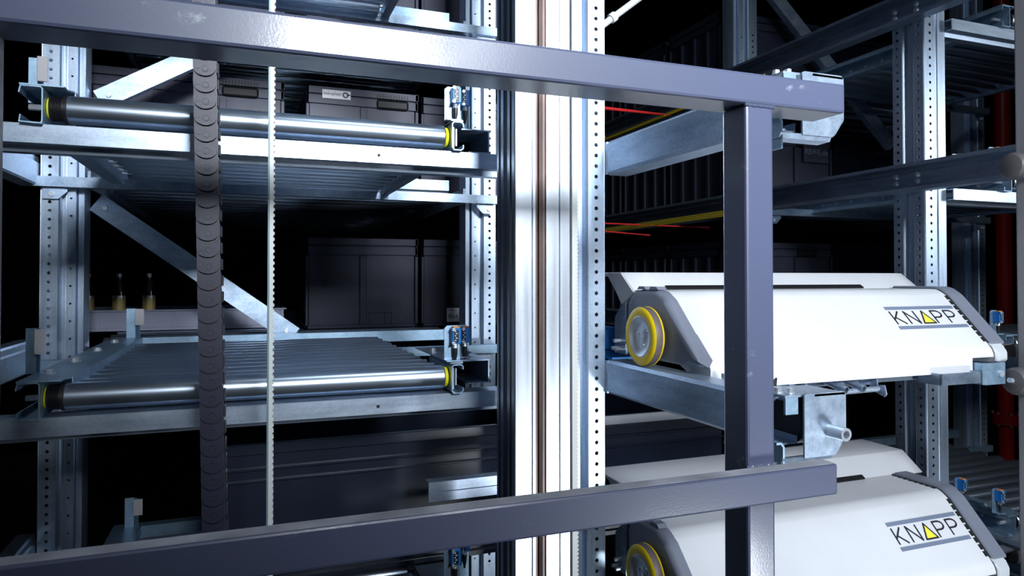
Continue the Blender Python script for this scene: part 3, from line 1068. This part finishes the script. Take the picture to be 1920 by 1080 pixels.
    for i in range(5):
        x = XA0 + .006 + i * gap
        m = MB()
        if i == 0:
            stroke(m, [(x, s0), (x, s1)], wd)
            stroke(m, [(x + cw * .75, s0), (x, s0 + (s1 - s0) * .66)], wd)
            stroke(m, [(x + cw * .22, s0 + (s1 - s0) * .46), (x + cw * .85, s1)], wd)
        elif i == 1:
            stroke(m, [(x, s1), (x, s0), (x + cw * .92, s1), (x + cw * .92, s0)], wd)
        elif i == 2:
            stroke(m, [(x - .002, s1), (x + cw * .46, s0), (x + cw + .002, s1)], wd, True)
        else:
            r = (s1 - s0) * .27
            p = [(x, s1), (x, s0), (x + cw * .45, s0)]
            for a in range(1, 8):
                an = -math.pi / 2 + math.pi * a / 8
                p.append((x + cw * .45 + cw * .42 * math.cos(an), s0 + r + r * math.sin(an)))
            p += [(x + cw * .45, s0 + 2 * r), (x, s0 + 2 * r)]
            stroke(m, p, wd)
        m.build('logo_letter', M_ink, t)
        if i == 2:
            m = MB()
            poly_on_front(m, [(x - .002 + .0025, s1 - .0012), (x + cw * .46, s0 + .004), (x + cw - .0005, s1 - .0012)], .0006)
            m.build('logo_triangle', M_logo, t)
    # underside: bar, cross tubes, fork plates, open tray and angle box
    MB().box(.95, 1.60, 1.19, 1.215, -.240, -.200).build('under_beam', M_galvx, t)
    for x in (1.10, 1.30):
        b = MB().prism([(1.155, -.215), (1.175, -.215), (1.175, -.250), (1.135, -.262), (1.130, -.256), (1.135, -.236), (1.155, -.240)], 'x', x, x + .004, .001).build('fork_plate', M_galv, t)
        MB().box(x - .028, x, 1.172, 1.176, -.240, -.205).build('fork_tab', M_galv, b)
    MB().cyl((1.125, 1.16, -.250), (1.30, 1.15, -.246), .006, 14).build('under_rod', M_galvx, t)
    for x in (1.185, 1.235):
        MB().tube((x, 1.21, -.222), (x + .012, 1.14, -.242), .0085, .006, 16).build('under_tube', M_dkrail, t)
    m = MB()
    m.box(1.455, 1.585, 1.120, 1.124, -.242, -.218)
    m.box(1.455, 1.585, 1.176, 1.180, -.242, -.218)
    m.box(1.455, 1.459, 1.120, 1.180, -.242, -.218)
    m.box(1.581, 1.585, 1.120, 1.180, -.242, -.218)
    m.box(1.455, 1.585, 1.120, 1.180, -.244, -.242)
    m.build('catch_tray', M_dkrail, t)
    m = MB()
    m.sheet([(1.595, 1.19), (1.595, 1.125), (1.600, 1.120), (1.662, 1.120), (1.667, 1.125), (1.667, 1.19)], 'z', -.250, -.200, .003)
    m.build('angle_box', M_bracket, t)
    MB().lathe([(0, 0), (0, .008), (-.005, .008), (-.005, 0)], (1.645, 1.1185, -.225), (0, 1, 0), 12).build('fixing_bolt', M_chrome, t)
    m = MB()
    m.prism([(.975, -.224), (1.010, -.224), (1.012, -.206), (1.000, -.216), (.975, -.216)], 'y', 1.140, 1.146)
    m.build('latch_hook', M_slot, t)
    b = MB().lathe([(0, 0), (0, .013), (.003, .013), (.003, .011), (.010, .011), (.010, .014), (.020, .014), (.020, .007), (.032, .007), (.032, 0)], (.864, 1.105, -.205), (0, 0, 1), 16).build('guide_bolt', M_chrome, t)
    return t


sh = make_shuttle('upper white shuttle with a yellow wheel, standing on the galvanised rail at eye level')
dup(sh, sh.location + Vector((0, 0, -.515)), 'lower white shuttle cut off by the bottom edge of the picture')

# blue motor block half hidden behind the main upright
t = thing('drive_block', 'blue drive block seen between the upright and the yellow wheel', 'drive', (.92, 1.66, -.20))
MB().box(.86, .97, 1.70, 1.81, -.20, -.140, .004).build('block_body', M_blue, t)
MB().box(.845, 1.00, 1.53, 1.83, -.206, -.200).build('mount_plate', M_blue, t)
for x in (.885, .915):
    MB().cyl((x, 1.72, -.141), (x, 1.72, -.128), .006, 10).build('bolt', M_chrome, t)

# ------------------------------------------------------------------ totes
def make_tote(x0, x1, y0, y1, z0, h, label, mat, group=None, handle=True, printed=None):
    """stacking tote: tapered body, double rim, ribs on front and left flank, skirt and handle window"""
    t = thing('tote', label, 'tote', ((x0 + x1) / 2, (y0 + y1) / 2, z0), group)
    z1 = z0 + h
    i = .010
    m = MB()
    wl = .004
    # hollow body
    m.box(x0 + i, x1 - i, y0 + i, y0 + i + wl, z0 + .004, z1 - .004)
    m.box(x0 + i, x1 - i, y1 - i - wl, y1 - i, z0 + .004, z1 - .004)
    m.box(x0 + i, x0 + i + wl, y0 + i, y1 - i, z0 + .004, z1 - .004)
    m.box(x1 - i - wl, x1 - i, y0 + i, y1 - i, z0 + .004, z1 - .004)
    m.box(x0 + i, x1 - i, y0 + i, y1 - i, z0, z0 + .006)
    m.build('body', mat, t)

    def ring(za, zb, e, name):
        mm = MB()
        mm.box(x0 + e, x1 - e, y0 + e, y0 + i + .001, za, zb, .0012)
        mm.box(x0 + e, x1 - e, y1 - i - .001, y1 - e, za, zb)
        mm.box(x0 + e, x0 + i + .001, y0 + e, y1 - e, za, zb, .0012)
        mm.box(x1 - i - .001, x1 - e, y0 + e, y1 - e, za, zb)
        return mm.build(name, mat, t)
    ring(z1 - .026, z1, 0, 'rim')
    ring(z1 - .062, z1 - .031, .002, 'rim_band')
    ring(z0, z0 + .012, .004, 'base_skirt')
    # panels between ribs: front
    L = x1 - x0
    nx = max(2, int(round(L / .2)))
    for k in range(nx + 1):
        xx = x0 + L * k / nx
        a, b = max(x0, xx - .012), min(x1, xx + .012)
        MB().box(a, b, y0 + .001, y0 + i + .001, z0 + .012, z1 - .066, .0015).build('rib', mat, t)
    D = y1 - y0
    ny = 4
    for k in range(ny + 1):
        yy = y0 + D * k / ny
        a, b = max(y0, yy - .010), min(y1, yy + .010)
        MB().box(x0 + .001, x0 + i + .001, a, b, z0 + .012, z1 - .066, .0015).build('rib', mat, t)
    if handle:
        cx = x0 + L * .76
        MB().box(cx - .060, cx + .060, y0 - .0006, y0 + .003, z1 - .064, z1 - .030, .006).build('handle_window', M_slot, t)
        mm = MB()
        for q in range(12):
            mm.box(cx - .058 + q * .0102, cx - .055 + q * .0102, y0 - .0006, y0 + .002, z1 - .026, z1 - .008)
        mm.box(cx - .060, cx + .060, y0 - .0004, y0 + .002, z1 - .018, z1 - .0165)
        mm.build('grip_comb', M_slot, t)
    # label frame low on the front
    mm = MB()
    fx = x0 + L * .62
    for (a, b, c, d) in ((fx - .06, fx + .06, z0 + .055, z0 + .058), (fx - .06, fx - .057, z0 + .012, z0 + .058), (fx + .057, fx + .06, z0 + .012, z0 + .058), (fx - .025, fx - .023, z0 + .012, z0 + .056), (fx + .030, fx + .032, z0 + .012, z0 + .056)):
        mm.box(a, b, y0 + .004, y0 + i + .002, c, d)
    mm.build('card_frame', mat, t)
    for q in range(3):
        hx = x0 + L * (.15 + .35 * q)
        MB().cyl((hx, y0 + i - .0012, z0 + .030), (hx, y0 + i + .001, z0 + .030), .004, 10).build('drain_hole', M_slot, t)
    return t


def text_mesh(s, size, loc, mat, parent, name, rot=(R(90), 0, 0)):
    cu = bpy.data.curves.new(name, 'FONT')
    cu.body = s
    cu.size = size
    cu.extrude = .0003
    tmp = bpy.data.objects.new(name, cu)
    C.objects.link(tmp)
    dg = bpy.context.evaluated_depsgraph_get()
    me = bpy.data.meshes.new_from_object(tmp.evaluated_get(dg))
    bpy.data.objects.remove(tmp)
    me.materials.clear()
    me.materials.append(mat)
    o = bpy.data.objects.new(name, me)
    C.objects.link(o)
    o.rotation_euler = rot
    o.location = Vector(loc) - (root_of(parent).location if parent else Vector())
    if parent is not None:
        o.parent = parent
    return o


zb1, zb0, zb2 = .325, -.187, .905
T_up = make_tote(.186, .600, 2.60, 3.20, zb1, .372, 'dark grey tote with a white sticker on the upper storey, behind the upper roller', M_tote)
t2 = T_up
st = MB().box(.243, .345, 2.5995, 2.6015, .655, .687, .0006).build('sticker', M_print, t2)
text_mesh('bekuplast', .0165, (.247, 2.5992, .668), M_ink, st, 'sticker_text')
MB().lathe([(0, .006), (0, .011), (.0008, .011), (.0008, .006)], (.326, 2.5993, .671), (0, -1, 0), 20).box(.330, .342, 2.5985, 2.5993, .6695, .6745).build('sticker_swirl', M_ink, st)
make_tote(-.50, .112, 2.60, 3.00, zb1, .372, 'wide dark grey tote on the upper storey, left of the stickered tote', M_tote)
make_tote(.615, 1.02, 2.62, 3.22, zb1, .372, 'dark grey tote on the upper storey half hidden by the sensor and upright', M_tote)
T_low = make_tote(.186, .600, 2.60, 3.20, zb0, .332, 'tall shaded dark tote on the middle storey behind the bed of rollers', M_toteshade, handle=False)
T5 = make_tote(.612, 1.02, 2.60, 3.20, zb0, .332, 'shaded dark tote on the middle storey with a small white number card', M_toteshade, handle=False)
cd = MB().box(.712, .790, 2.5965, 2.5995, -.172, -.118, .0006).build('number_card', M_print, T5)
text_mesh('9264', .020, (.716, 2.5962, -.158), M_ink, cd, 'card_number')
mm = MB()
for q in range(7):
    mm.box(.763 + .0032 * q, .763 + .0032 * q + .0008 + .0010 * (q % 2), 2.596, 2.5966, -.166, -.128)
mm.box(.717, .745, 2.596, 2.5966, -.128, -.1265)
mm.build('card_barcode', M_ink, cd)
make_tote(.186, .600, 2.60, 3.20, zb2, .35, 'dark grey tote on the top storey peeping over the guard rail', M_tote)
make_tote(-.50, .112, 2.60, 3.00, zb2, .35, 'dark tote on the top storey near the upper left corner', M_tote)
make_tote(.615, 1.02, 2.62, 3.22, zb2, .35, 'dark tote on the top storey close to the mast', M_tote)

# right side of the aisle: rows of ribbed black totes on three storeys
for zb, nm in ((.84, 'top'), (zb1, 'upper'), (zb0, 'middle')):
    for k, lab in enumerate(('nearest', 'second', 'third', 'farthest')):
        y = 2.53 + k * .445
        tt = make_tote(1.94, 2.58, y, y + .40, zb, .345, '%s ribbed black tote in the aisle row of the %s storey, right of the mast' % (lab, nm), M_totemid)
        if k == 0 and zb == zb1:
            pn = MB().box(2.405, 2.555, 2.5285, 2.5325, .535, .64, .004).build('print_panel', M_tote, tt)
            text_mesh('REWE.de', .036, (2.412, 2.5283, .575), M_totebase, pn, 'panel_text')
    make_tote(2.66, 3.08, 2.60, 3.20, zb, .345, 'dark tote beside the corner upright on the %s storey of the right bay' % nm, M_toteshade)

# low tray with bottles
t = thing('tote_tray', 'low mid grey tray holding bottles on the middle storey at the left', 'tray', (-.2, 2.9, zb0))
x0, x1, y0, y1, za, zt = -.62, .125, 2.74, 3.14, zb0, -.116
m = MB()
m.box(x0, x1, y0, y0 + .006, za, zt)
m.box(x0, x1, y1 - .006, y1, za, zt)
m.box(x0, x0 + .006, y0, y1, za, zt)
m.box(x1 - .006, x1, y0, y1, za, zt)
m.box(x0, x1, y0, y1, za, za + .006)
m.build('body', M_totebase, t)
MB().box(x0 - .004, x1 + .004, y0 - .006, y0, zt - .004, zt + .002, .001).build('rim', M_totebase, t)
MB().box(x0 - .004, x1 + .004, y0 - .008, y0, za, za + .012, .001).build('base_skirt', M_totebase, t)
for k in range(7):
    xx = x0 + .012 + (x1 - x0 - .024) * k / 6
    MB().box(xx - .004, xx + .004, y0 - .0055, y0 + .001, za + .012, zt - .004).build('rib', M_totebase, t)


def bottle(x, y, label, capm):
    b = thing('bottle', label, 'bottle', (x, y, za + .0065))
    z = za + .0066
    s = .73
    MB().lathe([(0, 0), (0, .026 * s), (.004, .029 * s), (.120, .029 * s), (.145, .024 * s), (.165, .014 * s), (.185, .012 * s), (.193, .012 * s), (.193, 0)], (x, y, z), (0, 0, 1), 20).build('glass', M_glass, b)
    MB().lathe([(0, .0292 * s), (0, .0300 * s), (.047, .0300 * s), (.047, .0292 * s)], (x, y, z + .058), (0, 0, 1), 20).build('label_band', M_gold, b)
    MB().lathe([(0, .0296 * s), (0, .0303 * s), (.009, .0303 * s), (.009, .0292 * s)], (x, y, z + .105), (0, 0, 1), 20).build('label_edge', M_silver, b)
    MB().lathe([(0, .0128 * s), (0, .0145 * s), (.012, .0140 * s), (.014, .012 * s), (.014, 0)], (x, y, z + .181), (0, 0, 1), 14).build('bottle_cap', capm, b)
    return b


bottle(-.545, 2.86, 'bottle with a yellow cap in the grey tray, leftmost of the three', M_logo)
bottle(-.445, 2.86, 'bottle with a silver cap in the grey tray, middle of the three', M_silver)
bottle(-.348, 2.86, 'bottle with a silver cap in the grey tray, rightmost of the three', M_silver)

# two grey totes travelling on the bottom storey behind the mast
for (a, b, lab) in ((-.09, .745, 'long grey tote on the bottom conveyor, left of the mast'), (.765, 1.36, 'grey tote on the bottom conveyor, seen between mast and guard post')):
    dk = M_toteblue
    t = thing('tote', lab, 'tote', ((a + b) / 2, 1.95, -.731))
    ya, yb, z0, z1 = 1.75, 2.15, -.731, -.3935
    m = MB()
    m.box(a + .008, b - .008, ya + .008, ya + .013, z0, z1)
    m.box(a + .008, b - .008, yb - .013, yb - .008, z0, z1)
    m.box(a + .008, a + .013, ya + .008, yb - .008, z0, z1)
    m.box(b - .013, b - .008, ya + .008, yb - .008, z0, z1)
    m.box(a + .008, b - .008, ya + .008, yb - .008, z0, z0 + .006)
    m.build('body', dk, t)
    for (q0, q1, nm) in ((z1 - .026, z1, 'rim'), (z1 - .064, z1 - .058, 'rim_band'), (z1 - .092, z1 - .087, 'rim_band'), (z0, z0 + .014, 'base_skirt')):
        mm = MB()
        mm.box(a, b, ya, ya + .009, q0, q1, .0015)
        mm.box(a, b, yb - .009, yb, q0, q1)
        mm.box(a, a + .009, ya, yb, q0, q1)
        mm.box(b - .009, b, ya, yb, q0, q1)
        mm.build(nm, M_lightgrey if nm == 'rim' and a > .5 else dk, t)  # right tote's pale rim: light from above put into the colour

# transfer bars beside the mast
for (a, b, y, z0, z1, lab) in ((.385, .70, 1.56, -.515, -.472, 'galvanised transfer bar just left of the mast above the lower guard rail'),
                               (.255, .70, 1.56, -.628, -.612, 'thin galvanised transfer bar left of the mast below the lower guard rail')):
    t = thing('transfer_bar', lab, 'bar', ((a + b) / 2, y, z0))
    m = MB()
    m.sheet([(y + .03, z1), (y, z1), (y, (z0 + z1) / 2 + .002), (y + .004, (z0 + z1) / 2), (y, (z0 + z1) / 2 - .002), (y, z0)], 'x', a, b, .003)
    m.build('bar_channel', M_galvx, t)
    MB().cyl((b - .07, y - .003, (z0 + z1) / 2), (b - .07, y, (z0 + z1) / 2), .004, 10).build('rivet', M_chrome, t)

# ------------------------------------------------------------------ cables and pipes
def cable(name, pts, r, mat, label, cat='cable', group=None, n=8):
    o = MB().path(pts, r, n).build(name, mat)
    return tag(o, label, cat, group)


for z, nm in ((.705, 'upper'), (.235, 'lower')):
    for k in range(4):
        cable('yellow_cable', [(1.69 + .012 * k, 2.0, z + .008 * k), (1.69 + .012 * k, 3.2, z - .006 + .008 * k), (1.69 + .012 * k, 4.5, z + .008 * k)], .0023, M_yelcable,
              '%s of four thin yellow cables strung along the aisle on the %s level' % (('lowest', 'third', 'second', 'topmost')[k], nm), 'cable', 'yellow cables, %s level' % nm)
cable('red_cable', [(.775, 1.557, .430), (1.862, 2.80, .7685)], .0045, M_redcable, 'red cable crossing the upper yellow cables beside the main upright')
cable('red_cable', [(1.30, 3.2, .285), (1.95, 2.62, .225)], .0035, M_redcable, 'upper red cable crossing the lower yellow cables')
cable('red_cable', [(1.30, 3.2, .262), (1.78, 2.85, .200)], .0035, M_redcable, 'lower red cable crossing the lower yellow cables')
t = thing('sprinkler_pipe', 'red vertical sprinkler pipe in the shade behind the right bay', 'pipe', (4.16, 2.8, FZ))
MB().cyl((4.16, 2.8, FZ), (4.16, 2.8, 2.2), .043, 20).build('pipe_tube', M_red, t)
MB().cyl((4.16, 2.8, -.86), (4.16, 2.8, -.80), .075, 16).build('pipe_flange', M_red, t)
for a in range(6):
    MB().cyl((4.16 + .062 * math.cos(a * 1.047), 2.8 + .062 * math.sin(a * 1.047), -.87), (4.16 + .062 * math.cos(a * 1.047), 2.8 + .062 * math.sin(a * 1.047), -.79), .007, 8).build('flange_bolt', M_chrome, t)
t = thing('cable_conduit', 'pale tube with a clip beside the main upright at the top', 'conduit', (.98, 1.8, .75))
MB().cyl((.80, 1.80, .610), (1.16, 1.80, .895), .010, 14).build('conduit_tube', M_lightgrey, t)
MB().lathe([(-.009, .010), (-.009, .0145), (.009, .0145), (.009, .010)], (.998, 1.80, .767), (.36, 0, .285), 16).build('conduit_clip', M_print, t)
